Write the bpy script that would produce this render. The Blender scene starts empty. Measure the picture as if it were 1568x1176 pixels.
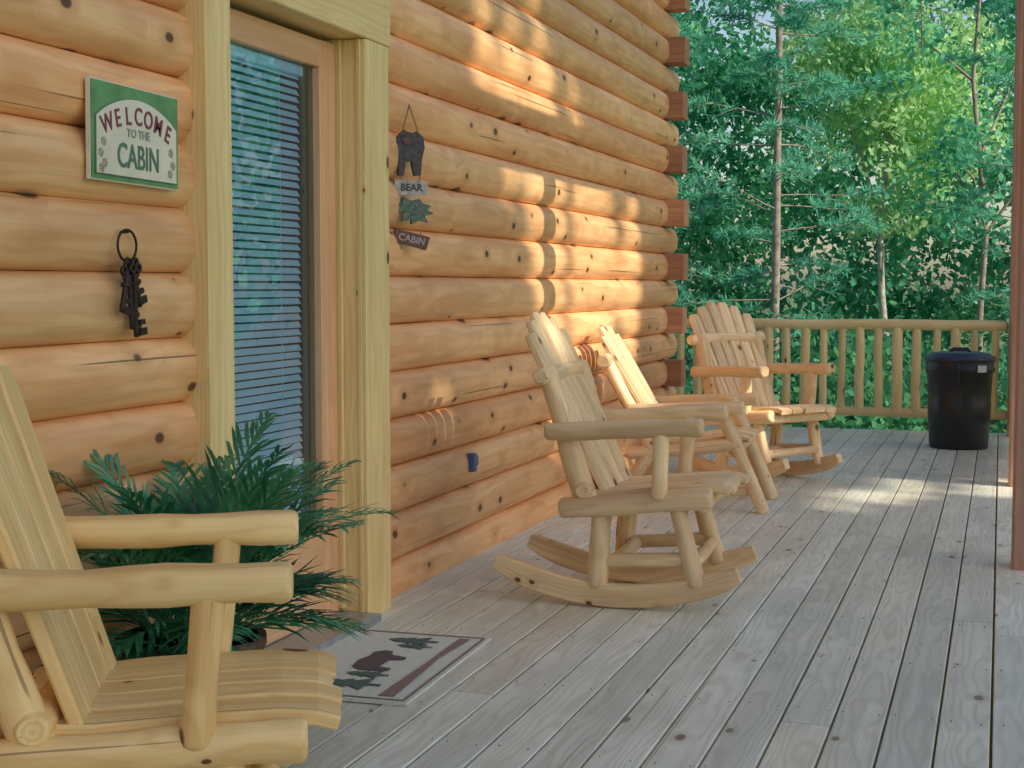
import bpy, math, random
import numpy as np
from mathutils import Vector, Matrix, noise
random.seed(7); rng=np.random.default_rng(7)
S=bpy.context.scene
S.view_settings.view_transform='Standard'
try: S.view_settings.look='None'
except: pass
S.view_settings.exposure=0
COL=S.collection
V=Vector

# ------------------------------------------------------------ materials
class NT:
    def __init__(s,name):
        s.m=bpy.data.materials.new(name); s.m.use_nodes=True
        s.t=s.m.node_tree; s.t.nodes.clear()
        s.out=s.n('ShaderNodeOutputMaterial')
    def n(s,typ,**kw):
        nd=s.t.nodes.new(typ)
        for k,v in kw.items(): setattr(nd,k,v)
        return nd
    def l(s,a,b): s.t.links.new(a,b)
    def val(s,sock,v):
        if isinstance(v,bpy.types.NodeSocket): s.l(v,sock)
        elif v is not None: sock.default_value=v
    def math(s,op,a,b=None,c=None,clamp=False):
        nd=s.n('ShaderNodeMath',operation=op); nd.use_clamp=clamp
        s.val(nd.inputs[0],a); s.val(nd.inputs[1],b); s.val(nd.inputs[2],c)
        return nd.outputs[0]
    def vm(s,op,a,b=None):
        nd=s.n('ShaderNodeVectorMath',operation=op)
        s.val(nd.inputs[0],a); s.val(nd.inputs[1],b)
        return nd.outputs['Value'] if op=='LENGTH' else nd.outputs[0]
    def noise(s,vec,scale,detail=3,rough=.55):
        nd=s.n('ShaderNodeTexNoise'); s.val(nd.inputs['Vector'],vec)
        nd.inputs['Scale'].default_value=scale; nd.inputs['Detail'].default_value=detail
        nd.inputs['Roughness'].default_value=rough
        return nd.outputs['Fac']
    def ramp(s,fac,stops):
        nd=s.n('ShaderNodeValToRGB'); s.l(fac,nd.inputs[0])
        e=nd.color_ramp.elements
        while len(e)<len(stops): e.new(.5)
        for el,(p,c) in zip(e,stops):
            el.position=p
            el.color=(c[0],c[1],c[2],1) if not isinstance(c,(int,float)) else (c,c,c,1)
        return nd.outputs[0]
    def mix(s,fac,a,b,mode='MIX'):
        nd=s.n('ShaderNodeMix',data_type='RGBA',blend_type=mode)
        s.val(nd.inputs[0],fac)
        s.val(nd.inputs[6],(a[0],a[1],a[2],1) if isinstance(a,tuple) else a)
        s.val(nd.inputs[7],(b[0],b[1],b[2],1) if isinstance(b,tuple) else b)
        return nd.outputs[2]
    def bsdf(s,col,rough=.5,bump=None,bs=.2,bd=.01,metal=0,spec=.5):
        p=s.n('ShaderNodeBsdfPrincipled')
        s.val(p.inputs['Base Color'],(col[0],col[1],col[2],1) if isinstance(col,tuple) else col)
        s.val(p.inputs['Roughness'],rough); p.inputs['Metallic'].default_value=metal
        p.inputs['Specular IOR Level'].default_value=spec
        if bump is not None:
            b=s.n('ShaderNodeBump'); b.inputs['Strength'].default_value=bs; b.inputs['Distance'].default_value=bd
            s.l(bump,b.inputs['Height']); s.l(b.outputs[0],p.inputs['Normal'])
        s.l(p.outputs[0],s.out.inputs[0]); return p

def wood(name,light,mid,dark,knotc=(.12,.04,.015),rough=.42,knots=1.0,knot_scale=(7,7,3.6),grain=1.0,ring=.011,spec=.4,var=.22,check=.5,dirt=0.0,dirtc=(.1,.1,.08),blot=.30,hue=None):
    t=NT(name)
    at=t.n('ShaderNodeAttribute',attribute_name='wc').outputs['Vector']
    rn=t.n('ShaderNodeAttribute',attribute_name='rn').outputs['Fac']
    sc=lambda v:t.vm('MULTIPLY',at,v)
    warp=t.noise(sc((9,9,1.6)),1,2)
    fine=t.noise(sc((170,170,3.5)),1,2,.6)
    streak=t.noise(sc((38,38,.9)),1,2)
    vo=t.n('ShaderNodeTexVoronoi'); t.l(sc(knot_scale),vo.inputs['Vector']); vo.inputs['Scale'].default_value=1
    kd=vo.outputs['Distance']; kr=t.n('ShaderNodeSeparateColor'); t.l(vo.outputs['Color'],kr.inputs[0])
    thr=t.math('MULTIPLY',kr.outputs[0],.13*knots)
    kfac=t.math('SUBTRACT',1,t.math('DIVIDE',kd,t.math('ADD',thr,.015)),clamp=True)
    kmask=t.ramp(kfac,[(0,0),(.25,.9),(1,1)])
    halo=t.math('SUBTRACT',1,t.math('DIVIDE',kd,t.math('ADD',t.math('MULTIPLY',thr,2.8),.02)),clamp=True)
    sp=t.n('ShaderNodeSeparateXYZ'); t.l(at,sp.inputs[0])
    cv=t.n('ShaderNodeCombineXYZ'); t.l(sp.outputs[0],cv.inputs[0]); t.l(sp.outputs[1],cv.inputs[1])
    rr=t.vm('LENGTH',cv.outputs[0])
    rr=t.math('ADD',rr,t.math('MULTIPLY',warp,.07))
    rr=t.math('ADD',rr,t.math('MULTIPLY',halo,.012))
    rg=t.math('SINE',t.math('MULTIPLY',rr,6.283/ring))
    rg=t.math('MULTIPLY_ADD',rg,.5,.5)
    rg=t.math('POWER',rg,2.2)
    g=t.math('ADD',t.math('MULTIPLY',streak,.65),t.math('MULTIPLY',fine,.35))
    base=t.ramp(g,[(.30,mid),(.60,light)])
    base=t.mix(t.math('MULTIPLY',rg,.38*grain),base,dark)
    base=t.mix(t.math('MULTIPLY',t.ramp(warp,[(.34,1.0),(.60,0.0)]),blot),base,dark)
    base=t.mix(t.math('MULTIPLY',halo,.6),base,dark)
    base=t.mix(kmask,base,knotc)
    vs=t.math('MULTIPLY_ADD',rn,2*var,1-var)
    cc=t.n('ShaderNodeCombineColor'); 
    for i in range(3): t.l(vs,cc.inputs[i])
    base=t.mix(1.0,base,cc.outputs[0],'MULTIPLY')
    if hue: # some pieces redder / pinker
        h2=t.math('FRACT',t.math('MULTIPLY',rn,7.31))
        base=t.mix(t.math('MULTIPLY',h2,.8),base,t.mix(1.0,base,hue,'MULTIPLY'))
    if check:
        ck=t.noise(sc((60,60,.55)),1,1,.4)
        ckm=t.ramp(ck,[(.0,1.0),(.245,1.0),(.262,0.0)])
        base=t.mix(t.math('MULTIPLY',ckm,check),base,knotc)
    if dirt:
        geo=t.n('ShaderNodeNewGeometry').outputs['Position']
        dn=t.noise(geo,2.3,4,.6)
        base=t.mix(t.math('MULTIPLY',t.ramp(dn,[(.42,0.0),(.7,1.0)]),dirt),base,dirtc)
    ro=t.math('MULTIPLY_ADD',fine,.25,rough-.1)
    t.bsdf(base,ro,fine,.15,.006,spec=spec)
    return t.m

M_wall=wood('wall_log_wood',(.97,.63,.325),(.90,.495,.225),(.58,.26,.095),knotc=(.10,.035,.015),knots=2.2,rough=.42,var=.11,ring=.02,grain=.65,check=.75,knot_scale=(7,7,4.6),blot=.48,hue=(1.0,.86,.80))
M_trim=wood('trim_pine',(.94,.74,.37),(.86,.63,.27),(.62,.38,.13),knots=1.2,rough=.4,var=.05,ring=.016,grain=.7,check=0)
M_door=wood('door_wood',(.86,.52,.29),(.76,.41,.21),(.54,.26,.11),knots=.0,rough=.35,var=.04,ring=.012,grain=.5,check=0)
M_chair=wood('chair_pine',(.97,.75,.38),(.90,.62,.26),(.64,.36,.12),knots=1.35,rough=.42,var=.08,ring=.013,grain=.85,check=.6,knot_scale=(9,9,6),blot=.45)
M_chair_old=wood('chair_pine_weathered',(.95,.72,.44),(.82,.57,.30),(.52,.30,.14),knots=1.3,rough=.5,var=.13,ring=.013,grain=.75,check=.6,knot_scale=(10,10,7),blot=.48)
M_rail=wood('rail_pine',(.95,.74,.36),(.86,.62,.27),(.65,.40,.16),knots=1.0,rough=.5,var=.15,ring=.013,grain=.5,check=.3)
M_end=wood('log_end_wood',(.60,.31,.17),(.46,.21,.11),(.24,.10,.06),knots=.5,rough=.6,var=.25,ring=.013,grain=.7)
M_post=wood('porch_post_wood',(.56,.32,.23),(.46,.25,.18),(.30,.15,.10),knots=.7,rough=.5,var=.05,ring=.02,grain=.5)
M_deck=wood('deck_board',(.83,.84,.74),(.73,.73,.63),(.48,.46,.36),knotc=(.22,.16,.11),knots=.8,rough=.52,var=.13,ring=.0125,grain=1.0,check=.45,spec=.4,dirt=.34,dirtc=(.46,.50,.42),hue=(1.04,.96,.89))

def plain(name,c,rough=.5,metal=0,spec=.5,ns=30,amt=.15,bump=.1):
    t=NT(name); tc=t.n('ShaderNodeTexCoord').outputs['Object']
    f=t.noise(tc,ns,3)
    col=t.mix(t.ramp(f,[(.3,0.0),(.7,1.0)]),tuple(x*(1-amt) for x in c),tuple(min(1,x*(1+amt)) for x in c))
    t.bsdf(col,rough,f,bump,.005,metal,spec); return t.m
M_black=plain('black_plastic',(.018,.018,.022),.38,spec=.5,ns=8,bump=.05)
M_lid=plain('lid_plastic',(.025,.035,.07),.32,ns=8,bump=.05)
M_label=plain('label_white',(.7,.7,.72),.5)
M_iron=plain('wrought_iron',(.045,.03,.028),.45,metal=.6,ns=60,bump=.4)
M_green=plain('sign_green',(.13,.32,.12),.5,ns=12,amt=.25)
M_cream=plain('sign_cream',(.78,.74,.60),.5,ns=9,amt=.08)
M_maroon=plain('sign_maroon',(.22,.05,.08),.5)
M_dgreen=plain('sign_text_green',(.10,.20,.14),.5)
M_grey=plain('sign_text_grey',(.28,.34,.30),.5)
M_flower=plain('sign_flower',(.62,.36,.15),.5)
M_carve=plain('carved_dark',(.06,.06,.065),.6,ns=80,amt=.5,bump=.5)
M_carveg=plain('carved_green',(.10,.16,.13),.6,ns=80,amt=.5,bump=.5)
M_plate=plain('plaque_pale',(.42,.40,.38),.6,ns=50,amt=.3)
M_plateb=plain('plaque_brown',(.16,.07,.06),.6,ns=50,amt=.3)
M_string=plain('jute',(.25,.16,.09),.8)
M_mat=plain('mat_cloth',(.70,.70,.60),.95,ns=250,amt=.2,bump=.6)
M_matd=plain('mat_dark',(.13,.09,.09),.95,ns=250,amt=.3,bump=.6)
M_matg=plain('mat_green',(.10,.15,.12),.95,ns=250,amt=.3,bump=.6)
M_matb=plain('mat_border',(.30,.20,.17),.95,ns=250,amt=.3,bump=.6)
M_blind=plain('blind_slat',(.60,.82,.98),.4,ns=5,amt=.02)
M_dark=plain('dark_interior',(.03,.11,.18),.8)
M_metal=plain('threshold_metal',(.45,.48,.50),.4,metal=.7)
M_blue=plain('blue_plastic',(.08,.14,.30),.5)
M_roof=plain('roof_metal',(.12,.16,.12),.5)
M_nail=plain('nail_head',(.36,.35,.31),.5,metal=.3)
M_basket=plain('basket',(.10,.06,.035),.7,ns=90,amt=.5,bump=.6)
M_bark=plain('bark',(.26,.22,.19),.9,ns=12,amt=.4,bump=.8)
M_barkl=plain('pale_bark',(.38,.36,.32),.9,ns=9,amt=.4,bump=.6)

def leafmat(name,stops,trans=.45,rough=.55,nscale=.45):
    t=NT(name)
    g=t.n('ShaderNodeNewGeometry')
    nz=t.noise(g.outputs['Position'],nscale,2)
    f=t.math('ADD',t.math('MULTIPLY',g.outputs['Random Per Island'],.45),t.math('MULTIPLY',t.ramp(nz,[(.34,0.0),(.66,1.0)]),.55))
    c=t.ramp(f,stops)
    p=t.n('ShaderNodeBsdfDiffuse'); t.l(c,p.inputs['Color'])
    if rough<.5:
        p=t.n('ShaderNodeBsdfPrincipled'); t.l(c,p.inputs['Base Color']); p.inputs['Roughness'].default_value=rough
    tr=t.n('ShaderNodeBsdfTranslucent'); 
    t.l(t.mix(1.0,c,(1.4,1.55,1.25),'MULTIPLY'),tr.inputs[0])
    mx=t.n('ShaderNodeMixShader'); mx.inputs[0].default_value=trans
    t.l(p.outputs[0],mx.inputs[1]); t.l(tr.outputs[0],mx.inputs[2]); t.l(mx.outputs[0],t.out.inputs[0])
    return t.m
M_far=leafmat('foliage_far',[(.1,(.05,.21,.15)),(.4,(.10,.36,.24)),(.7,(.21,.51,.32)),(.95,(.45,.68,.42))],.45)
M_bright=leafmat('foliage_bright',[(.1,(.18,.38,.22)),(.5,(.36,.56,.32)),(.9,(.66,.76,.48))],.5)
M_pine=leafmat('foliage_pine',[(.1,(.07,.28,.22)),(.5,(.13,.41,.31)),(.9,(.23,.54,.37))],.4)
M_under=leafmat('foliage_under',[(.1,(.03,.12,.08)),(.5,(.06,.21,.12)),(.9,(.13,.34,.17))],.4)
M_palm=leafmat('palm_leaf',[(.1,(.02,.12,.065)),(.5,(.05,.25,.13)),(.9,(.16,.44,.23))],.25,.38,8)

# ------------------------------------------------------------ mesh builder
def rect(w,h,c=.004):
    a,b=w/2,h/2
    return [(-a,-b+c),(-a+c,-b),(a-c,-b),(a,-b+c),(a,b-c),(a-c,b),(-a+c,b),(-a,b-c)]
def circ(r,n=14,sq=1):
    return [(r*math.cos(2*math.pi*i/n),r*sq*math.sin(2*math.pi*i/n)) for i in range(n)]
class MB:
    def __init__(s): s.v=[];s.f=[];s.w=[];s.r=[];s.mi=[];s.sm=[]
    def sweep(s,path,prof,up=V((0,0,1)),scales=None,smooth=False,mat=0,wo=None,cap=True,rv=None,closed=True):
        path=[V(p) for p in path]; n=len(path); up=V(up)
        rv=random.random() if rv is None else rv
        off=random.uniform(0,60); wo=wo or (0,0)
        scales=scales or [1]*n
        m=len(prof); L=0
        rings=[]
        for i,p in enumerate(path):
            T=(path[min(i+1,n-1)]-path[max(i-1,0)]).normalized()
            sd=T.cross(up)
            if sd.length<1e-4: sd=T.cross(V((1,0,0)))
            sd.normalize(); u2=sd.cross(T)
            if i>0: L+=(p-path[i-1]).length
            sc=scales[i]; sx,sy=(sc if isinstance(sc,tuple) else (sc,sc))
            ring=[]
            for (x,y) in prof:
                s.v.append(tuple(p+sd*x*sx+u2*y*sy)); s.w.append((x*sx+wo[0],y*sy+wo[1],L+off)); s.r.append(rv)
                ring.append(len(s.v)-1)
            rings.append(ring)
        for i in range(n-1):
            for j in range(m if closed else m-1):
                k=(j+1)%m
                s.f.append((rings[i][j],rings[i][k],rings[i+1][k],rings[i+1][j])); s.mi.append(mat); s.sm.append(smooth)
        if cap:
            for ring,fl in ((rings[0],True),(rings[-1],False)):
                nb=len(s.v)
                for q in ring: s.v.append(s.v[q]); s.w.append(s.w[q]); s.r.append(s.r[q])
                ids=list(range(nb,nb+m))
                if fl: ids=ids[::-1]
                s.f.append(tuple(ids)); s.mi.append(mat); s.sm.append(False)
    def log(s,p0,p1,r0,r1=None,n=16,segs=7,wob=.07,mat=0,rnd=.014,flat=None,rv=None,bend=.010):
        p0=V(p0);p1=V(p1); r1=r0 if r1 is None else r1
        L=(p1-p0).length; e=min(rnd,L*.2); 
        ts=[0,e*.35/L,e/L]+[e/L+(1-2*e/L)*(i+1)/segs for i in range(segs-1)]+[1-e/L,1-e*.35/L,1]
        sc=[];path=[]
        sd=random.uniform(0,100)
        up=V((0,0,1)) if abs((p1-p0).normalized().z)<.8 else V((1,0,0))
        for i,t in enumerate(ts):
            r=r0+(r1-r0)*t
            k=1+wob*2*noise.noise(V((sd,t*L*7,0)))
            kk=[.72,.9,1][min(i,len(ts)-1-i)] if min(i,len(ts)-1-i)<3 else 1
            sc.append(r*k*kk)
            path.append(p0.lerp(p1,t)+V((noise.noise(V((sd+5,t*L*3,0))),noise.noise(V((sd+9,t*L*3,0))),noise.noise(V((sd+15,t*L*3,0)))))*bend)
        prof=circ(1,n)
        prof=[(x*(1+.09*noise.noise(V((sd,x*1.3,y*1.3)))),y*(1+.09*noise.noise(V((sd+7,x*1.3,y*1.3))))) for x,y in prof]
        if flat: prof=[(x,min(y,flat)) for x,y in prof]
        s.sweep(path,prof,up,sc,True,mat,rv=rv)
    def board(s,p0,p1,w,h,up=(0,0,1),mat=0,c=.004,rv=None,segs=1,scales=None):
        p0=V(p0);p1=V(p1)
        path=[p0.lerp(p1,i/segs) for i in range(segs+1)]
        s.sweep(path,rect(w,h,c),up,scales,False,mat,wo=(random.uniform(-.05,.05),random.uniform(.03,.09)),rv=rv)
    def box(s,lo,hi,axis=1,mat=0,c=.004,rv=None):
        lo=V(lo);hi=V(hi);ce=(lo+hi)/2; d=hi-lo
        a=ce.copy();b=ce.copy(); a[axis]=lo[axis]; b[axis]=hi[axis]
        if axis==1: s.board(a,b,d.x,d.z,(0,0,1),mat,c,rv)
        elif axis==0: s.board(a,b,d.y,d.z,(0,0,1),mat,c,rv)
        else: s.board(a,b,d.y,d.x,(1,0,0),mat,c,rv)
    def obj(s,name,mats,parent=None,mw=None):
        me=bpy.data.meshes.new(name); me.from_pydata(s.v,[],s.f)
        a=me.attributes.new('wc','FLOAT_VECTOR','POINT'); a.data.foreach_set('vector',np.array(s.w,dtype=np.float32).ravel())
        a=me.attributes.new('rn','FLOAT','POINT'); a.data.foreach_set('value',np.array(s.r,dtype=np.float32))
        for m in mats: me.materials.append(m)
        me.polygons.foreach_set('material_index',s.mi); me.polygons.foreach_set('use_smooth',s.sm)
        me.update()
        o=bpy.data.objects.new(name,me); COL.objects.link(o)
        if parent: o.parent=parent
        if mw is not None: o.matrix_basis=mw
        return o
def empty(name,loc=(0,0,0),rot=(0,0,0)):
    e=bpy.data.objects.new(name,None); e.location=loc; e.rotation_euler=rot; e.empty_display_size=.2
    COL.objects.link(e); return e

# ------------------------------------------------------------ cabin
CH=.1866; Z0=-.06
cab=empty('log_cabin')
def dprof(b=.058,back=-.11):
    p=[(back,-CH/2+.001)]
    for i in range(15):
        q=-1+2*i/14; z=math.sin(q*math.pi/2)*CH/2*.995
        s_=abs(z/(CH/2)); p.append((b*(1-s_**2.7)**.62 if s_<1 else 0,z))
    p.append((back,CH/2-.001)); return p
W=MB()
def walllog(y0,y1,k):
    zc=Z0+CH*(k+.5); n=max(2,int((y1-y0)/.18)); sd=k*13.1+y0
    path=[V((.003*noise.noise(V((sd,i*.7,0))),y0+(y1-y0)*i/n,zc+.002*noise.noise(V((sd,i*.6,4))))) for i in range(n+1)]
    sc=[(1+.07*noise.noise(V((sd,i*.35,9))),1) for i in range(n+1)]
    W.sweep(path,dprof(),(0,0,1),sc,True,0,rv=random.random())
YC=10.2
for k in range(0,22):
    e=YC-.08 if k%2 else YC+.24
    if k<13:
        walllog(-2.5,3.77,k); walllog(5.0,e,k)
    else: walllog(-2.5,e,k)
W.obj('front_wall',[M_wall],cab)
W=MB()
for k in range(0,22):
    zc=Z0+CH*(k+.5)
    if k%2:
        jx=random.uniform(-.012,.012)
        W.board((-5,YC,zc),(.165+jx,YC+random.uniform(-.006,.006),zc),.165,.184,c=.006)
    else: W.board((-5,YC,zc),(-.12,YC,zc),.165,.184,c=.012)
W.obj('side_wall_logs',[M_end],cab)
hs=Z0+CH*22
W=MB(); W.board((-3.2,-2.9,hs+1.2),(-3.2,10.6,hs+1.2),.2,.2); W.obj('ridge_beam',[M_post],cab)
R=MB(); 
R.sweep([(0,-3,0),(0,10.7,0)],[(.40,hs-.08),(-3.2,hs+1.38),(-6.8,hs-.1),(-6.8,hs-.16),(-3.2,hs+1.31),(.40,hs-.14)],cap=True)
R.obj('roof',[M_roof],cab)
D=MB()
D.box((-.10,3.757,0),(.102,3.900,2.08),2,rv=.5)
D.box((-.10,4.83,0.0),(.118,5.04,2.08),2,rv=.55)
D.box((-.10,3.74,2.083),(.121,5.05,2.37),1,rv=.45)
D.box((-.10,4.812,0.04),(.03,4.828,2.08),2,rv=.3)
D.box((.085,4.822,0),(.10,4.83,2.08),2,rv=.1,c=.002)
D.obj('door_trim',[M_trim],cab)
D=MB()
D.box((-.035,4.685,.03),(.012,4.808,2.06),2,rv=.5)
D.box((-.035,3.90,.03),(.012,3.99,2.06),2,rv=.5)
D.box((-.034,3.992,1.965),(.011,4.683,2.06),1,rv=.4)
D.box((-.034,3.992,.03),(.011,4.683,.34),1,rv=.4)
D.box((-.03,4.67,.342),(.018,4.684,1.963),2,rv=.2,c=.003)
D.obj('door_frame',[M_door],cab)
D=MB()
D.box((-.02,3.90,.0),(.17,4.825,.028),1)
D.obj('door_threshold',[M_metal],cab)
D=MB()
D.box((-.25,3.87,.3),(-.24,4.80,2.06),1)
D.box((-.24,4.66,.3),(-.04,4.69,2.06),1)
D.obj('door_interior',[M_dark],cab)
D=MB()
z=.36
while z<1.95:
    D.board((-.040,3.995,z),(-.040,4.615,z+random.uniform(-.0015,.0015)),.0235,.0016,up=V((.84,0,.54)),c=.0004)
    z+=.0265
D.box((-.06,3.995,1.925),(-.022,4.62,1.962),1)
for y in (4.1,4.5): D.box((-.0520,y,.34),(-.0505,y+.004,1.94),2,c=.0003)
D.obj('window_blinds',[M_blind],cab)
t=NT('door_glass_mat')
fr=t.n('ShaderNodeFresnel'); fr.inputs[0].default_value=1.5
gl=t.n('ShaderNodeBsdfGlossy'); gl.inputs['Roughness'].default_value=.0; gl.inputs[0].default_value=(.75,.92,1,1)
tp=t.n('ShaderNodeBsdfTransparent'); tp.inputs[0].default_value=(.86,.96,1,1)
mx=t.n('ShaderNodeMixShader'); t.l(t.math('MULTIPLY',fr.outputs[0],1.8,clamp=True),mx.inputs[0]); t.l(tp.outputs[0],mx.inputs[1]); t.l(gl.outputs[0],mx.inputs[2]); t.l(mx.outputs[0],t.out.inputs[0])
me=bpy.data.meshes.new('door_glass'); me.from_pydata([(-.010,3.985,.335),(-.010,4.69,.335),(-.010,4.69,1.97),(-.010,3.985,1.97)],[],[(0,1,2,3)]); me.materials.append(t.m)
o=bpy.data.objects.new('door_glass',me); COL.objects.link(o); o.parent=cab
B=MB(); B.box((.05,6.05,.39),(.085,6.09,.47),2); B.box((.05,6.105,.41),(.075,6.135,.455),2); B.obj('outlet_box',[M_blue],cab)

# ------------------------------------------------------------ deck
D=MB(); NL=MB()
bw=.14; x=.03-bw*28
while x<2.6:
    ys=-2.2 if x>-.02 else YC+.09
    y=ys; first=True
    x0=x+.0035; x1=x+bw-.0035
    while y<12.66:
        L=random.choice([2.4,3.05,3.66,4.27]) if not first else random.choice([.8,1.6,2.4,3.2,4.0])
        first=False
        y2=min(12.66,y+L)
        if 12.66-y2<.5: y2=12.66
        dz=random.uniform(-.0015,.0015)
        D.sweep([(.5*(x0+x1),y+.002,-.019+dz),(.5*(x0+x1)+random.uniform(-.001,.001),(y+y2)/2,-.019+dz),(.5*(x0+x1),y2-.002,-.019+dz)],rect(x1-x0,.036,.003),wo=(random.uniform(-.06,.06),random.uniform(.03,.10)))
        y=y2
    yy=-1.9
    while yy<12.6:
        if yy>ys:
            for q in (.025,.115):
                cx,cy=x+q+random.uniform(-.008,.008),yy+random.uniform(-.010,.010)
                NL.sweep([(cx,cy,-.002),(cx,cy,.0016)],circ(.0024,6),up=(1,0,0))
        yy+=.61
    x+=bw
deck=empty('wooden_deck')
D.obj('deck_boards',[M_deck],deck); NL.obj('deck_nails',[M_nail],deck)
D=MB(); y=-2
while y<12.7:
    D.box((.0 if y<10 else -3.8,y-.02,-.27),(2.56,y+.02,-.045),0); y+=.406
D.box((2.585,-2.2,-.30),(2.625,12.7,-.01),1); D.box((-3.9,12.67,-.30),(2.62,12.71,-.01),0)
for yy in (0,3,6,9,12.3):
    D.box((2.35,yy,-1.6),(2.5,yy+.15,-.28),2)
D.obj('deck_joists',[M_post],deck)

# ------------------------------------------------------------ posts + railing
por=empty('porch_posts')
for i,y in enumerate((-1.8,6.64,9.37,12.5)):
    P=MB(); P.box((2.335,y-.085,0.0),(2.505,y+.085,3.6),2,c=.012); P.obj('porch_post_%d'%(i+1),[M_post],por)
P=MB(); P.box((2.33,-2.2,3.6),(2.51,12.6,3.8),1,c=.01); P.obj('porch_beam',[M_post],por)

def railing(name,p0,p1):
    e=empty(name); A=MB(); p0=V(p0);p1=V(p1); L=(p1-p0).length; d=(p1-p0)/L
    A.log(p0+V((0,0,.885)),p1+V((0,0,.885)),.045,.043,segs=30)
    A.log(p0+V((0,0,.16)),p1+V((0,0,.16)),.042,.04,segs=30)
    A.obj('rails',[M_rail],e)
    A=MB(); s=.1
    while s<L-.05:
        q=p0+d*s; r=random.uniform(.033,.043)
        A.log(q+V((0,0,.17)),q+V((random.uniform(-.008,.008),0,.87)),r,r*random.uniform(.85,1),n=10,segs=3)
        s+=.152
    A.obj('balusters',[M_rail],e)
    return e
railing('log_railing',(-3.8,12.55,0),(2.33,12.52,0))
railing('log_railing',(2.42,9.46,0),(2.42,12.4,0))
P=MB()
for xx in (-1.4,.35):
    P.log((xx,12.55,0),(xx,12.55,.84),.05,n=12)
P.obj('railing_support_posts',[M_rail],por)

# ------------------------------------------------------------ rocking chair
def rocker(loc,ang,tilt=0,mat=M_chair,W2=.27,backlean=0,sz=0,pt=(-.27,.90),cross=.055,nbk=6):
    e=empty('rocking_chair'); 
    e.matrix_basis=Matrix.Translation(V(loc))@Matrix.Rotation(math.radians(ang),4,'Z')@Matrix.Translation((0,0,.45))@Matrix.Rotation(math.radians(tilt),4,'Y')@Matrix.Translation((0,0,-.45))
    A=MB()
    for sg in (-1,1):
        y=sg*(W2-.03)
        path=[];sc=[]
        for i in range(17):
            xx=-.47+.93*i/16; q=(xx-0)/.465
            path.append((xx,y,.045+.105*q*q)); k=1-.35*max(0,abs(q)-.8)/.2
            sc.append((1,k))
        A.sweep(path,rect(.045,.088,.006),scales=sc,wo=(.03,.05))
    A.obj('rockers',[mat],e)
    A=MB()
    for sg in (-1,1):
        y=sg*(W2-.03)
        A.log((.31,y,.095),(.225,y,.40+sz),.036,.034)
        A.log((-.075,y,.075),(-.05,y,.40+sz),.040,.036)
        A.log((-.06,y*.97,.17),(.29,y*.97,.20),.027,.026)
        A.log((-.21,sg*W2,.375+sz),(.37,sg*W2,.425+sz),.040,.042,wob=.10)
        A.log((.17,sg*(W2+.02),.42+sz),(.185,sg*(W2+.03),.70),.030,.032)
        A.log((-.10,sg*(W2-.02),.36+sz),(pt[0],sg*(W2-.02),pt[1]),.044,.038,wob=.12)
    A.log((.29,-W2+.03,.185),(.29,W2-.03,.185),.027)
    A.log((-.02,-W2+.03,.165),(-.02,W2-.03,.165),.027)
    A.log((pt[0]-.005,-W2-cross,pt[1]-.03),(pt[0]-.005,W2+cross,pt[1]-.03),.036,.036,wob=.08)
    A.log((-.115,-W2-.03,.44+sz),(-.115,W2+.03,.44+sz),.034)
    A.log((.33,-W2-.01,.405+sz),(.33,W2+.01,.405+sz),.03)
    A.obj('frame_logs',[mat],e)
    A=MB()
    for sg in (-1,1):
        A.log((-.26,sg*(W2+.035),.672),(.335,sg*(W2+.035),.70),.040,.042,wob=.08,flat=.72,n=20,segs=8)
    A.obj('armrests',[mat],e)
    A=MB(); nb=5
    for i in range(nb):
        y=(i-(nb-1)/2)*.097
        xs=[-.13,-.02,.1,.22,.32,.39,.425+random.uniform(-.012,.016)]
        zs=[.425,.425,.438,.452,.460,.458,.448]
        dz=random.uniform(-.004,.004)
        A.sweep([(a,y,b+sz+dz) for a,b in zip(xs,zs)],rect(.090,.030,.005),wo=(random.uniform(-.04,.04),random.uniform(.03,.08)))
    A.obj('seat_slats',[mat],e)
    A=MB(); nb=nbk; wd=.080*6/nbk
    for i in range(nb):
        q=(i-(nb-1)/2)/((nb-1)/2)
        hw=.23-wd/2
        yb=q*hw; yt=q*(hw+.05); top=1.10-.075*q*q+random.uniform(-.006,.006)
        x0,z0=-.035,.40+sz; dx,dz=-.44,.90; 
        zt=top; xt=x0+dx*(zt-z0)/dz+backlean
        pts=[V((x0,yb,z0)).lerp(V((xt,yt,zt)),tt) for tt in (0,.3,.6,.9,.96,1)]
        A.sweep(pts,rect(wd,.028,.006),up=V((.9,0,.44)),scales=[(.97,1)]*2+[(1,1),(1.1,1),(1.02,1),(.75,.9)],wo=(random.uniform(-.04,.04),random.uniform(.03,.08)))
    A.obj('back_slats',[mat],e)
    return e
rocker((.62,2.49,-.005),26,3,W2=.265,sz=-.03,backlean=.06,pt=(-.29,.80),cross=-.03,nbk=4)
rocker((.91,5.55,0),2,0,mat=M_chair_old)
rocker((.83,9.24,0),-34,0,mat=M_chair_old)

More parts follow.
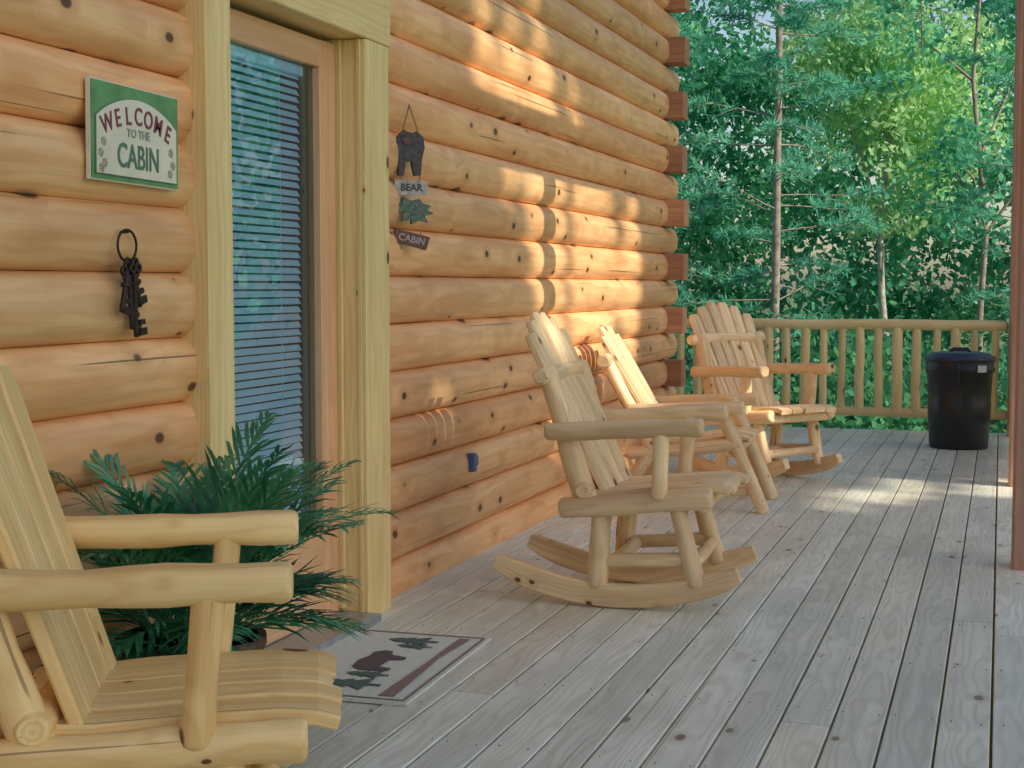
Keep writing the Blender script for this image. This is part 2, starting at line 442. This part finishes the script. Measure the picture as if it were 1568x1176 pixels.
e=empty('log_lounge_chair',(.62,8.03,0),(0,0,math.radians(3)))
A=MB()
for sg in (-1,1):
    y=sg*.27
    A.log((.22,y,.58),(.46,y,.0),.036,.036)
    A.log((-.02,y,.50),(-.36,y,.0),.036,.036)
    A.log((-.28,y,.30),(.34,y,.36),.036,.036)
    A.log((-.12,y*.95,.30),(-.42,y*.95,.83),.038,.036)
    A.log((-.25,y*.9,.10),(.38,y*.9,.11),.024,.024)
A.log((-.40,-.34,.80),(-.40,.34,.80),.040,.040)
A.log((.30,-.27,.33),(.30,.27,.33),.034); A.log((.0,-.25,.11),(.0,.25,.11),.024)
A.obj('frame_logs',[M_chair_old],e)
A=MB()
for sg in (-1,1): A.log((-.27,sg*.31,.54),(.36,sg*.31,.57),.042,.042,flat=.75)
A.obj('armrests',[M_chair_old],e)
A=MB()
for i in range(5):
    y=(i-2)*.095
    A.sweep([(-.14,y,.34),(.1,y,.37),(.3,y,.40),(.38,y,.385)],rect(.088,.028),wo=(.02,.05))
    top=.99-.016*(i-2)**2
    A.sweep([(-.08,y*.85,.33),(-.36,y,.80),(-.08-.6*(top-.33),y,top)],rect(.08,.025),up=V((.86,0,.5)),wo=(.02,.05))
A.obj('slats',[M_chair_old],e)

# ------------------------------------------------------------ trash can
e=empty('trash_can',(1.99,11.45,0))
A=MB()
def lathe(A,pts,n=40,mat=0,flute=0):
    prof=circ(1,n)
    if flute: prof=[(x*(1+flute*(i%2)),y*(1+flute*(i%2))) for i,(x,y) in enumerate(prof)]
    A.sweep([(0,0,z) for r,z in pts],prof,up=(1,0,0),scales=[r for r,z in pts],smooth=True,mat=mat)
lathe(A,[(.205,0.0),(.212,.012),(.222,.20),(.224,.205),(.228,.34),(.224,.35),(.236,.56),(.250,.575),(.25,.60),(.243,.605),(.246,.655)],n=48,flute=.008)
A.sweep([V((0,-.235,.50)),V((0,-.262,.52)),V((0,-.262,.59)),V((0,-.24,.61))],rect(.10,.014,.004),up=(1,0,0))
A.obj('can_body',[M_black],e)
A=MB(); lathe(A,[(.250,.645),(.258,.65),(.258,.675),(.248,.685),(.225,.69),(.215,.705),(.15,.718),(.14,.712),(.02,.716)],n=48)
A.sweep([V((-.07,0,.71)),V((-.05,0,.735)),V((.05,0,.735)),V((.07,0,.71))],rect(.03,.012,.003),up=(0,1,0))
A.obj('can_lid',[M_lid],e)
A=MB(); A.board((.13,-.222,.60),(.19,-.178,.60),.003,.05); A.obj('can_label',[M_label],e)

# ------------------------------------------------------------ wall signs
FR=Matrix(((0,0,1,0),(1,0,0,0),(0,1,0,0),(0,0,0,1)))
def plate(name,poly,th,mat,parent,z=0,bev=0):
    n=len(poly); v=[(x,y,z) for x,y in poly]+[(x,y,z+th) for x,y in poly]
    f=[tuple(range(n))[::-1],tuple(range(n,2*n))]+[(i,(i+1)%n,n+(i+1)%n,n+i) for i in range(n)]
    me=bpy.data.meshes.new(name); me.from_pydata(v,[],f); me.materials.append(mat)
    o=bpy.data.objects.new(name,me); COL.objects.link(o); o.parent=parent; return o
def text(s,size,x,y,z,mat,parent,rot=0,sx=1):
    c=bpy.data.curves.new('letter','FONT'); c.body=s; c.size=size; c.align_x='CENTER'; c.align_y='CENTER'; c.extrude=.0012; c.offset=.0006*size/.05
    c.materials.append(mat); o=bpy.data.objects.new('lettering_'+s.lower().replace(' ','_'),c); COL.objects.link(o)
    o.location=(x,y,z); o.rotation_euler=(0,0,rot); o.scale=(sx,1,1); o.parent=parent
sg=empty('welcome_sign'); sg.matrix_basis=Matrix.Translation((.066,3.425,1.605))@FR@Matrix.Rotation(math.radians(-.8),4,'Z')@Matrix.Scale(.97,4)
w,h=.215,.132
plate('sign_rim',[(-w,-h),(w,-h),(w,h),(-w,h)],.012,M_cream,sg)
plate('sign_board',[(-w+.004,-h+.004),(w-.004,-h+.004),(w-.004,h-.004),(-w+.004,h-.004)],.003,M_green,sg,z=.0125)
arch=[(-.195,-.114),(.195,-.114),(.195,.035)]+[(.195-.39*i/14,.035+ .062*math.sin(math.pi*i/14)**.8) for i in range(1,14)]+[(-.195,.035)]
plate('sign_panel',[(x*1.02,y*1.03) for x,y in arch],.002,M_dgreen,sg,z=.016)
plate('sign_panel_inner',arch,.002,M_cream,sg,z=.0185)
for i,ch in enumerate('WELCOME'):
    q=(i-3)/3; text(ch,.068,q*.148,.050-.032*q*q,.0215,M_maroon,sg,rot=-q*.38,sx=.82)
text('TO THE',.032,0,.003,.0215,M_grey,sg)
text('CABIN',.092,.0,-.062,.0215,M_dgreen,sg,sx=.76)
for (a,b) in [(-.165,-.03),(-.178,-.06),(-.16,-.085),(-.175,-.10),(.165,-.03),(.175,-.065),(.16,-.09)]:
    for j in range(5):
        an=j*1.257; cx,cy=a+.007*math.cos(an),b+.007*math.sin(an)
        plate('flower',[(cx+.006*math.cos(k),cy+.006*math.sin(k)) for k in (0,1,2,3,4,5)],.001,M_flower if j%2 else M_grey,sg,z=.0206+.0003*j)
ky=empty('hanging_keys',(.075,3.38,1.315))
A=MB()
def torus(A,c,R,r,n=24,sy=1):
    pts=[]
    for i in range(n+1):
        a=2*math.pi*i/n; pts.append(V(c)+V((0,R*math.cos(a),R*sy*math.sin(a))))
    A.sweep(pts,circ(r,8),up=(1,.02,.03),smooth=True)
torus(A,(0,0,0),.044,.0035,sy=.95)
A.log((-.03,-.004,.036),(.012,-.004,.036),.003,n=8)
def key(A,c,ang,L):
    R_=Matrix.Rotation(ang,4,'X'); T=lambda p:V(c)+R_@V(p)
    for cc in ((0,-.013,-.02),(0,.013,-.02),(0,0,-.004),(0,0,-.034)):
        pts=[T((cc[0],cc[1]+.011*math.cos(a),cc[2]+.011*math.sin(a))) for a in [2*math.pi*i/10 for i in range(11)]]
        A.sweep(pts,circ(.005,6),up=(1,.02,.03),smooth=True)
    A.log(T((0,0,-.03)),T((0,0,-L)),.008,.007,n=8,wob=.15,rnd=.003)
    A.log(T((0,0,-.05)),T((0,0,-.062)),.013,n=8,rnd=.003)
    A.sweep([T((0,.002,-L+.010)),T((0,.034,-L+.010))],rect(.009,.020,.001)); A.sweep([T((0,.002,-L+.036)),T((0,.027,-L+.036))],rect(.009,.014,.001))
key(A,(.004,.006,-.045),.06,.175); key(A,(.012,-.018,-.050),-.20,.13); key(A,(-.002,.024,-.045),.30,.12)
key(A,(.016,.010,-.04),.08,.20); torus(A,(0,0,-.047),.014,.003)
A.obj('keys',[M_iron],ky)
bs=empty('hanging_bear_sign'); bs.matrix_basis=Matrix.Translation((.085,5.32,1.60))@Matrix.Rotation(math.radians(-48),4,'Z')@FR@Matrix.Scale(1.1,4)
A=MB(); A.log((-.03,.17,.012),(-.002,.28,.008),.0022,n=6); A.log((.03,.17,.012),(-.002,.28,.008),.0022,n=6)
for yy in (.055,-.06,-.17):
    A.log((-.035,yy,.012),(-.035,yy-.06,.012),.002,n=6); A.log((.035,yy,.012),(.035,yy-.06,.012),.002,n=6)
A.obj('string',[M_string],bs)
bear=[(-.048,.03),(-.028,.03),(-.022,.075),(.0,.08),(.012,.03),(.035,.032),(.04,.09),(.05,.13),(.045,.165),(.03,.178),(.02,.186),(.008,.178),(-.015,.182),(-.026,.19),(-.036,.180),(-.048,.168),(-.056,.14),(-.05,.11)]
plate('bear_figure',bear,.018,M_carve,bs)
plate('bear_muzzle',[(-.018+.016*math.cos(a*.6),.150+.012*math.sin(a*.6)) for a in range(10)],.005,M_plateb,bs,z=.019)
plate('plaque_upper',[(-.064,-.040),(.060,-.036),(.062,.012),(-.062,.016)],.016,M_plate,bs)
text('BEAR',.035,0,-.012,.0175,M_carve,bs)
tree=[(-.058,-.10),(-.03,-.098),(-.034,-.130),(.0,-.123),(.0,-.140),(.03,-.125),(.062,-.133),(.05,-.11),(.085,-.10),(.06,-.09),(.075,-.075),(.045,-.067),(.03,-.05),(.0,-.057),(-.03,-.045),(-.035,-.063),(-.062,-.065)]
plate('fish_figure',tree,.016,M_carveg,bs)
plate('plaque_lower',[(-.066,-.200),(.054,-.230),(.070,-.185),(-.059,-.155)],.016,M_plateb,bs)
text('CABIN',.034,.0,-.193,.0175,M_plate,bs,rot=-.2)

# ------------------------------------------------------------ door mat
dm=empty('door_mat',(.40,4.25,.0),(0,0,math.radians(2)))
A=MB(); A.box((-.26,-.41,.001),(.26,.41,.010),1); A.obj('mat_base',[M_mat],dm)
def flat(name,poly,z,mat):
    me=bpy.data.meshes.new(name); me.from_pydata([(x,y,z) for x,y in poly],[],[tuple(range(len(poly)))]); me.materials.append(mat)
    o=bpy.data.objects.new(name,me); COL.objects.link(o); o.parent=dm
for i,(a,b,c,d) in enumerate([(-.245,-.395,.245,-.385),(-.245,.385,.245,.395),(.235,-.38,.245,.38),(-.245,-.38,-.235,.38)]):
    flat('mat_border_%d'%i,[(a,b),(c,b),(c,d),(a,d)],.0125,M_matb)
def mtree(cx,cy,s):
    p=[(.09,.008),(.05,.008),(.05,.06),(.0,.022),(.0,.045),(-.04,.018),(-.04,.032),(-.09,.0)]
    pts=[(cx+a*s,cy+b*s) for a,b in p]+[(cx+a*s,cy-b*s) for a,b in p[::-1][1:]]
    flat('mat_tree',pts,.0135,M_matg)
mtree(.02,-.26,1.1); mtree(.03,-.15,.8); mtree(.02,.29,1.0); mtree(.05,.22,.7)
bb=[(.08,-.10),(.08,-.07),(.035,-.06),(.035,.03),(.08,.04),(.08,.07),(.02,.09),(.01,.13),(-.02,.14),(-.05,.11),(-.045,.06),(-.06,0),(-.05,-.08),(-.01,-.11)]
flat('mat_bear',bb,.0135,M_matd)
flat('mat_stripe',[(.15,-.36),(.20,-.36),(.19,-.1),(.18,.1),(.20,.36),(.16,.36),(.16,.0)],.0130,M_matb)

# ------------------------------------------------------------ potted palm
pp=empty('potted_palm',(.31,3.28,0))
A=MB(); lathe(A,[(.13,0.0),(.15,.02),(.175,.20),(.185,.28),(.192,.285),(.192,.31),(.17,.31),(.165,.28)],n=28); A.obj('pot',[M_basket],pp)
vs=[];fs=[]; A=MB()
def leaflet(b,d,n,L,w):
    sd=d.cross(n).normalized(); i=len(vs)
    dr=V((0,0,-1))*L*random.uniform(.02,.28)
    m=b+d*L*.4+n*.004; m2=b+d*L*.75+dr*.4; tip=b+d*L*.97+dr
    vs.extend([tuple(b-sd*w*.3),tuple(b+sd*w*.3),tuple(m+sd*w),tuple(m-sd*w),tuple(m2+sd*w*.7),tuple(m2-sd*w*.7),tuple(tip)])
    fs.extend([(i,i+1,i+2,i+3),(i+3,i+2,i+4,i+5),(i+5,i+4,i+6)])
for k in range(50):
    az=random.uniform(0,2*math.pi) if k>8 else [-.9,1.1,2.9,3.4,1.5,-1.2,4.2,2.2,.8][k]
    el=random.uniform(1.05,1.54); L=random.uniform(.48,.68)
    if k%3==0: el=random.uniform(.4,.9); L*=.60
    p=V((.06*math.cos(az),.06*math.sin(az),.29)); pts=[p.copy()]; e2=el
    for j in range(12):
        p=p+V((math.cos(az)*math.cos(e2),math.sin(az)*math.cos(e2),math.sin(e2)))*L/12; e2-=random.uniform(.03,.15); pts.append(p.copy())
    A.sweep(pts,circ(.0035,5),scales=[1-.06*i for i in range(13)],smooth=True)
    for j in range(3,13):
        T=(pts[j]-pts[j-1]).normalized(); sd=T.cross(V((0,0,1))).normalized(); n=sd.cross(T)
        for s_ in (-1,1):
            for h_ in (0,.5):
                b=pts[j-1].lerp(pts[j],h_); q=(j+h_)/12
                d=(T*(.75+q*.6)+sd*s_*random.uniform(.6,.9)+n*random.uniform(-.1,.4)).normalized()
                leaflet(b,d,n,(.18*math.sin(math.pi*min(1,.18+q*.75))+.03)*random.uniform(.8,1.15),.0072)
me=bpy.data.meshes.new('fronds'); me.from_pydata(vs,[],fs); me.materials.append(M_palm)
o=bpy.data.objects.new('fronds',me); COL.objects.link(o); o.parent=pp
A.obj('stems',[M_palm],pp)

# ------------------------------------------------------------ vegetation
def leaves(name,C,size,aspect,mat,parent=None,flatten=0,dirs=None):
    N=len(C); C=np.asarray(C,dtype=np.float64)
    d=rng.normal(size=(N,3)) if dirs is None else dirs
    d/=np.linalg.norm(d,axis=1)[:,None]
    q=rng.normal(size=(N,3)); q[:,2]*=(1-flatten)
    w=np.cross(d,q); w/=np.linalg.norm(w,axis=1)[:,None]
    s=np.asarray(size)*np.ones(N)
    u=d*(s*.5)[:,None]; w=w*(s*.5*aspect)[:,None]
    Vt=np.stack([C-u,C+w-u*.1,C+u,C-w-u*.1],axis=1).reshape(-1,3)
    me=bpy.data.meshes.new(name); me.vertices.add(4*N); me.vertices.foreach_set('co',Vt.astype(np.float32).ravel())
    me.loops.add(4*N); me.loops.foreach_set('vertex_index',np.arange(4*N,dtype=np.int32))
    me.polygons.add(N); me.polygons.foreach_set('loop_start',np.arange(0,4*N,4,dtype=np.int32)); 
    try: me.polygons.foreach_set('loop_total',np.full(N,4,dtype=np.int32))
    except Exception: pass
    me.materials.append(mat); me.update(calc_edges=True)
    o=bpy.data.objects.new(name,me); COL.objects.link(o)
    if parent: o.parent=parent
    return o
GZ=-1.6
gv=[];gf=[]
xs=np.concatenate([-np.geomspace(600,8,30),np.linspace(-6,6,9),np.geomspace(8,600,30)])
for yv in xs:
    for xv in xs:
        r=math.hypot(xv,yv-5)
        zz=GZ+(.5*noise.noise(V((xv*.08,yv*.08,0))) if r<120 else 0)
        gv.append((xv,yv+5,zz-.1))
m_=len(xs)
for i in range(m_-1):
    for j in range(m_-1): gf.append((i*m_+j,i*m_+j+1,(i+1)*m_+j+1,(i+1)*m_+j))
me=bpy.data.meshes.new('ground'); me.from_pydata(gv,[],gf)
t=NT('forest_floor'); g=t.n('ShaderNodeNewGeometry').outputs['Position']
c=t.ramp(t.noise(g,.8,5,.7),[(.35,(.14,.13,.08)),(.5,(.12,.19,.09)),(.65,(.14,.24,.11))]); t.bsdf(c,.95,spec=.1)
me.materials.append(t.m); o=bpy.data.objects.new('ground',me); COL.objects.link(o)

def mass(name,ncl,xr,yr,zr,per,rad,size,mat,gap=None,aspect=.55,parent=None):
    P=[]
    k=0; tries=0
    while k<ncl and tries<ncl*8:
        tries+=1
        c=V((random.uniform(*xr),random.uniform(*yr),random.uniform(*zr)))
        if gap and not gap(c): continue
        k+=1
        r=rad*random.uniform(.6,1.25); m=int(per*r*r/rad/rad)
        pt=rng.normal(size=(m,3)); pt/=np.linalg.norm(pt,axis=1)[:,None]; pt*=(rng.random(m)**.45)[:,None]*r; pt[:,2]*=.6
        P.append(pt+np.array(c))
    P=np.concatenate(P)
    return leaves(name,P,rng.uniform(.6,1.2,len(P))*size,aspect,mat,flatten=.3,parent=parent)
def gapf(c):
    nz=noise.noise(V((c.x*.45,c.y*.04,c.z*.45+5)))
    if ((c.x+2.5)/.75)**2+((c.z-7.4)/1.9)**2<1: return False
    if ((c.x+4.9)/.6)**2+((c.z-8.1)/1.0)**2<1: return False
    lim=-.9 if c.z<5.0 else -.46+ (c.z-5.0)*.10
    return nz>lim
mass('distant_trees',980,(-14,5.5),(30,35.5),(-1.4,11.5),100,.95,.23,M_far,gapf)
mass('distant_trees',110,(-26,-14),(28,36),(-1.2,10),60,1.8,.5,M_far)
mass('distant_trees',110,(5.5,14),(28,38),(-1.2,10),60,1.8,.5,M_far)
mass('distant_trees',100,(-5,1.8),(26,29),(3.0,8.2),100,.75,.17,M_bright,lambda c: noise.noise(V((c.x*.5,c.z*.5,3)))>-.02 and c.x>-3.0+.7*(8-c.z))
mass('undergrowth',200,(-10,4),(17,25),(-1.4,.7),95,.8,.16,M_under,lambda c: c.z< -.1+ .07*(c.y-12)+.6*noise.noise(V((c.x*.4,c.y*.4,0))))
mass('distant_trees',240,(46,56),(-15,75),(-1,8),40,3.0,.9,M_far)
mass('distant_trees',200,(12,46),(44,52),(-1,10),45,2.6,.7,M_far)

def pine(name,x,y,h,seed,mat=M_pine,z0=2.0,spread=1.9,rad=.075,dens=1.0,link=None,rot=0):
    e=empty(name,(x,y,GZ-.1),(0,0,rot))
    if link:
        for ch in link.children:
            o=bpy.data.objects.new(ch.name.split('.')[0],ch.data); COL.objects.link(o); o.parent=e
        e.scale=(random.uniform(.85,1.15),)*2+(h,)
        return e
    rs=random.Random(seed); A=MB()
    A.sweep([(.03*noise.noise(V((i*.5,seed,0)))*i*.3,.03*noise.noise(V((i*.5,seed,9)))*i*.3,h*i/16) for i in range(17)],circ(1,10),up=(1,0,0),scales=[rad*(1-.75*i/16) for i in range(17)],smooth=True)
    C=[];Dr=[]; z=z0
    while z<h-.3:
        f=1-(z/h)**1.5; a0=rs.uniform(0,6.28)
        for b in range(rs.choice([2,3,4,4])):
            az=a0+b*6.283/3.7+rs.uniform(-.4,.4); L=spread*(.35+.65*f)*rs.uniform(.4,1.1); el=rs.uniform(-.1,.5)
            pts=[];p=V((0,0,z+rs.uniform(-.15,.15)))
            for j in range(8):
                pts.append(p.copy()); p=p+V((math.cos(az)*math.cos(el),math.sin(az)*math.cos(el),math.sin(el)))*L/7; el+=rs.uniform(-.12,.09)
            A.sweep(pts,circ(.012,5),scales=[1-.11*i for i in range(8)],smooth=True)
            for j in range(3,8):
                for s_ in (-1,0,1):
                    if rs.random()<.35: continue
                    sub=.32*L*(1-j/9)*rs.uniform(.5,1.2)+.06
                    sp=V((-math.sin(az),math.cos(az),rs.uniform(-.5,.6)))*s_
                    q=pts[j]+ (sp*.8+V((math.cos(az),math.sin(az),0))*.6).normalized()*sub*(1 if s_ else .2)
                    if s_: A.sweep([pts[j],q],circ(.005,4))
                    for w in range(int(3*dens)):
                        cc=pts[j].lerp(q,(w+1)/3)
                        for m in range(7):
                            dd=V((rs.gauss(0,1),rs.gauss(0,1),rs.gauss(.35,.9)))+ (q-pts[j]).normalized()*.7
                            dd.normalize(); C.append(cc+dd*.07); Dr.append(dd)
        z+=rs.uniform(.3,.6)
    A.obj('trunk_and_branches',[M_bark],e)
    leaves('needles',np.array([tuple(c) for c in C]),np.array([rs.uniform(.13,.23) for _ in C]),.12,mat,e,dirs=np.array([tuple(c) for c in Dr]))
    return e
p1=pine('pine_tree',-.62,20.0,13,3,z0=2.2,spread=1.9,rad=.07)
p2=pine('pine_tree',-3.3,23.0,11,5,z0=1.0,spread=1.9,rad=.05)
for (x,y,s,r,l_) in [(-6.2,21,.85,1,p1),(2.9,22.5,.9,4,p2)]:
    pine('pine_tree',x,y,s,0,link=l_,rot=r)

def broad(name,x,y,h,rad,ncl,mat,bark,size=.18,lo=.35,cr=2.2):
    e=empty(name,(x,y,GZ-.1)); A=MB(); top=V((random.uniform(-.4,.4),random.uniform(-.4,.4),h))
    tr=[V((0,0,0)).lerp(top,i/8)+V((noise.noise(V((i*.5,x,0)))*.25,noise.noise(V((i*.5,y,3)))*.25,0)) for i in range(9)]
    A.sweep(tr,circ(1,10),up=(1,0,0),scales=[rad*(1-.8*i/8) for i in range(9)],smooth=True)
    P=[]; prev=[]
    for c in range(ncl):
        f=random.uniform(lo,1.05); az=random.uniform(0,6.28); rr=cr*math.sin(math.pi*min(1,max(.12,(1.12-f)/(1.15-lo))))**.6*random.uniform(.3,1)
        ce=V((math.cos(az)*rr,math.sin(az)*rr,h*f))
        if c%4==0 or not prev:
            st=tr[max(1,min(7,int((f-.08)*8)))]; md=st.lerp(ce,.5)+V((random.uniform(-.15,.15),random.uniform(-.15,.15),.2))
            A.sweep([st,md,ce],circ(1,5),scales=[.030,.018,.006],smooth=True); prev.append(md); prev.append(ce)
        else:
            st=min(prev,key=lambda q:(q-ce).length); A.sweep([st,st.lerp(ce,.5)+V((0,0,.08)),ce],circ(1,4),scales=[.012,.008,.004],smooth=True); prev.append(ce)
        m=90; pt=rng.normal(size=(m,3)); pt/=np.linalg.norm(pt,axis=1)[:,None]; pt*=(rng.random(m)**.5)[:,None]*random.uniform(.45,.85); pt[:,2]*=.55
        P.append(pt+np.array(ce))
    P=np.concatenate(P); A.obj('trunk_and_limbs',[bark],e); leaves('crown',P,rng.uniform(.6,1.2,len(P))*size,.5,mat,e,flatten=.3)
broad('broadleaf_tree',.2,27.5,11,.08,60,M_bright,M_barkl)
broad('broadleaf_tree',2.0,25.5,10,.07,40,M_far,M_bark)
broad('broadleaf_tree',-5.2,27,9,.07,40,M_far,M_bark)

# unseen trees added as a sun screen; leaves cut out where sun patches fall
EL=math.radians(36); AZ=math.radians(-15)
sx,sy,sz=math.cos(EL)*math.cos(AZ),math.cos(EL)*math.sin(AZ),math.sin(EL)
N=36000
Yw=rng.uniform(-3,14.0,N); Zw=rng.uniform(-2.5,4.4,N); X=rng.uniform(17.5,21.5,N)
t_=(X-.05)/sx; P=np.stack([X,Yw+t_*sy,Zw+t_*sz],axis=1)
holes=[ # y, z, half width, half height, clearance
 (6.25,2.25,.04,.45,.10),(6.66,2.05,.11,.38,.15),(7.18,1.75,.16,.62,.18),(7.95,1.28,.52,.50,.28),(7.45,.65,.12,.3,.12),(9.05,1.25,.15,.45,.18),
 (6.95,2.8,.10,.2,.1),(7.75,2.15,.06,.25,.10),(5.75,.62,.12,.10,.12),(7.98,.5,.3,.30,.14),(9.4,-1.25,.6,.07,.12),(10.0,-1.65,.5,.09,.12),(9.8,-1.8,.4,.05,.1),(8.7,-1.05,.45,.05,.1),(9.0,-.2,.3,.3,.1)]
keep=np.ones(N,bool)
for (a,b,c,d,mg) in holes:
    keep&= (((Yw-a)/(c+mg))**2+((Zw-b)/(d+mg))**2)>1
P=P[keep]
ty=np.array([-9.1,-6.2,-3.4,-.6,2.2,5.0,7.8])
own=np.argmin(np.abs(P[:,1][:,None]-ty[None,:]),axis=1)
for i,y0 in enumerate(ty):
    e=empty('sun_screen_tree'); A=MB(); xx=19.5+random.uniform(-1,1)
    A.sweep([(xx,y0,GZ-.1),(xx+.1,y0+.1,5),(xx,y0,12),(xx-.1,y0+.05,18)],circ(1,12),up=(1,0,0),scales=[.25,.18,.12,.03],smooth=True)
    Q=P[own==i]
    for j in range(10):
        q=V(Q[rng.integers(len(Q))]); A.sweep([(xx,y0,q.z-1.2),tuple(q)],circ(1,6),scales=[.04,.012],smooth=True)
    A.obj('trunk',[M_bark],e); leaves('crown',Q,rng.uniform(.30,.46,len(Q)),.62,M_under,e)

# ------------------------------------------------------------ light + camera
w=bpy.data.worlds.new('World'); S.world=w; w.use_nodes=True; nt=w.node_tree; nt.nodes.clear()
sk=nt.nodes.new('ShaderNodeTexSky'); sk.sky_type='NISHITA'; sk.sun_disc=False; sk.sun_elevation=EL; sk.sun_rotation=math.radians(90)-AZ
sk.dust_density=1.4; sk.air_density=1.15; sk.ozone_density=.8
bg=nt.nodes.new('ShaderNodeBackground'); bg.inputs[1].default_value=.15; ow=nt.nodes.new('ShaderNodeOutputWorld')
nt.links.new(sk.outputs[0],bg.inputs[0]); nt.links.new(bg.outputs[0],ow.inputs[0])
ld=bpy.data.lights.new('sun','SUN'); ld.energy=5; ld.angle=math.radians(.5); ld.color=(1,.90,.72)
lo=bpy.data.objects.new('sun',ld); COL.objects.link(lo); lo.rotation_euler=V((sx,sy,sz)).to_track_quat('Z','Y').to_euler()
cd=bpy.data.cameras.new('camera'); cd.lens=51.66; cd.sensor_width=36; cd.clip_end=2000; cd.clip_start=.05
co=bpy.data.objects.new('camera',cd); COL.objects.link(co); co.location=(2.27,0,1.21); co.rotation_euler=(math.radians(90-3.84),0,math.radians(18.38))
S.camera=co
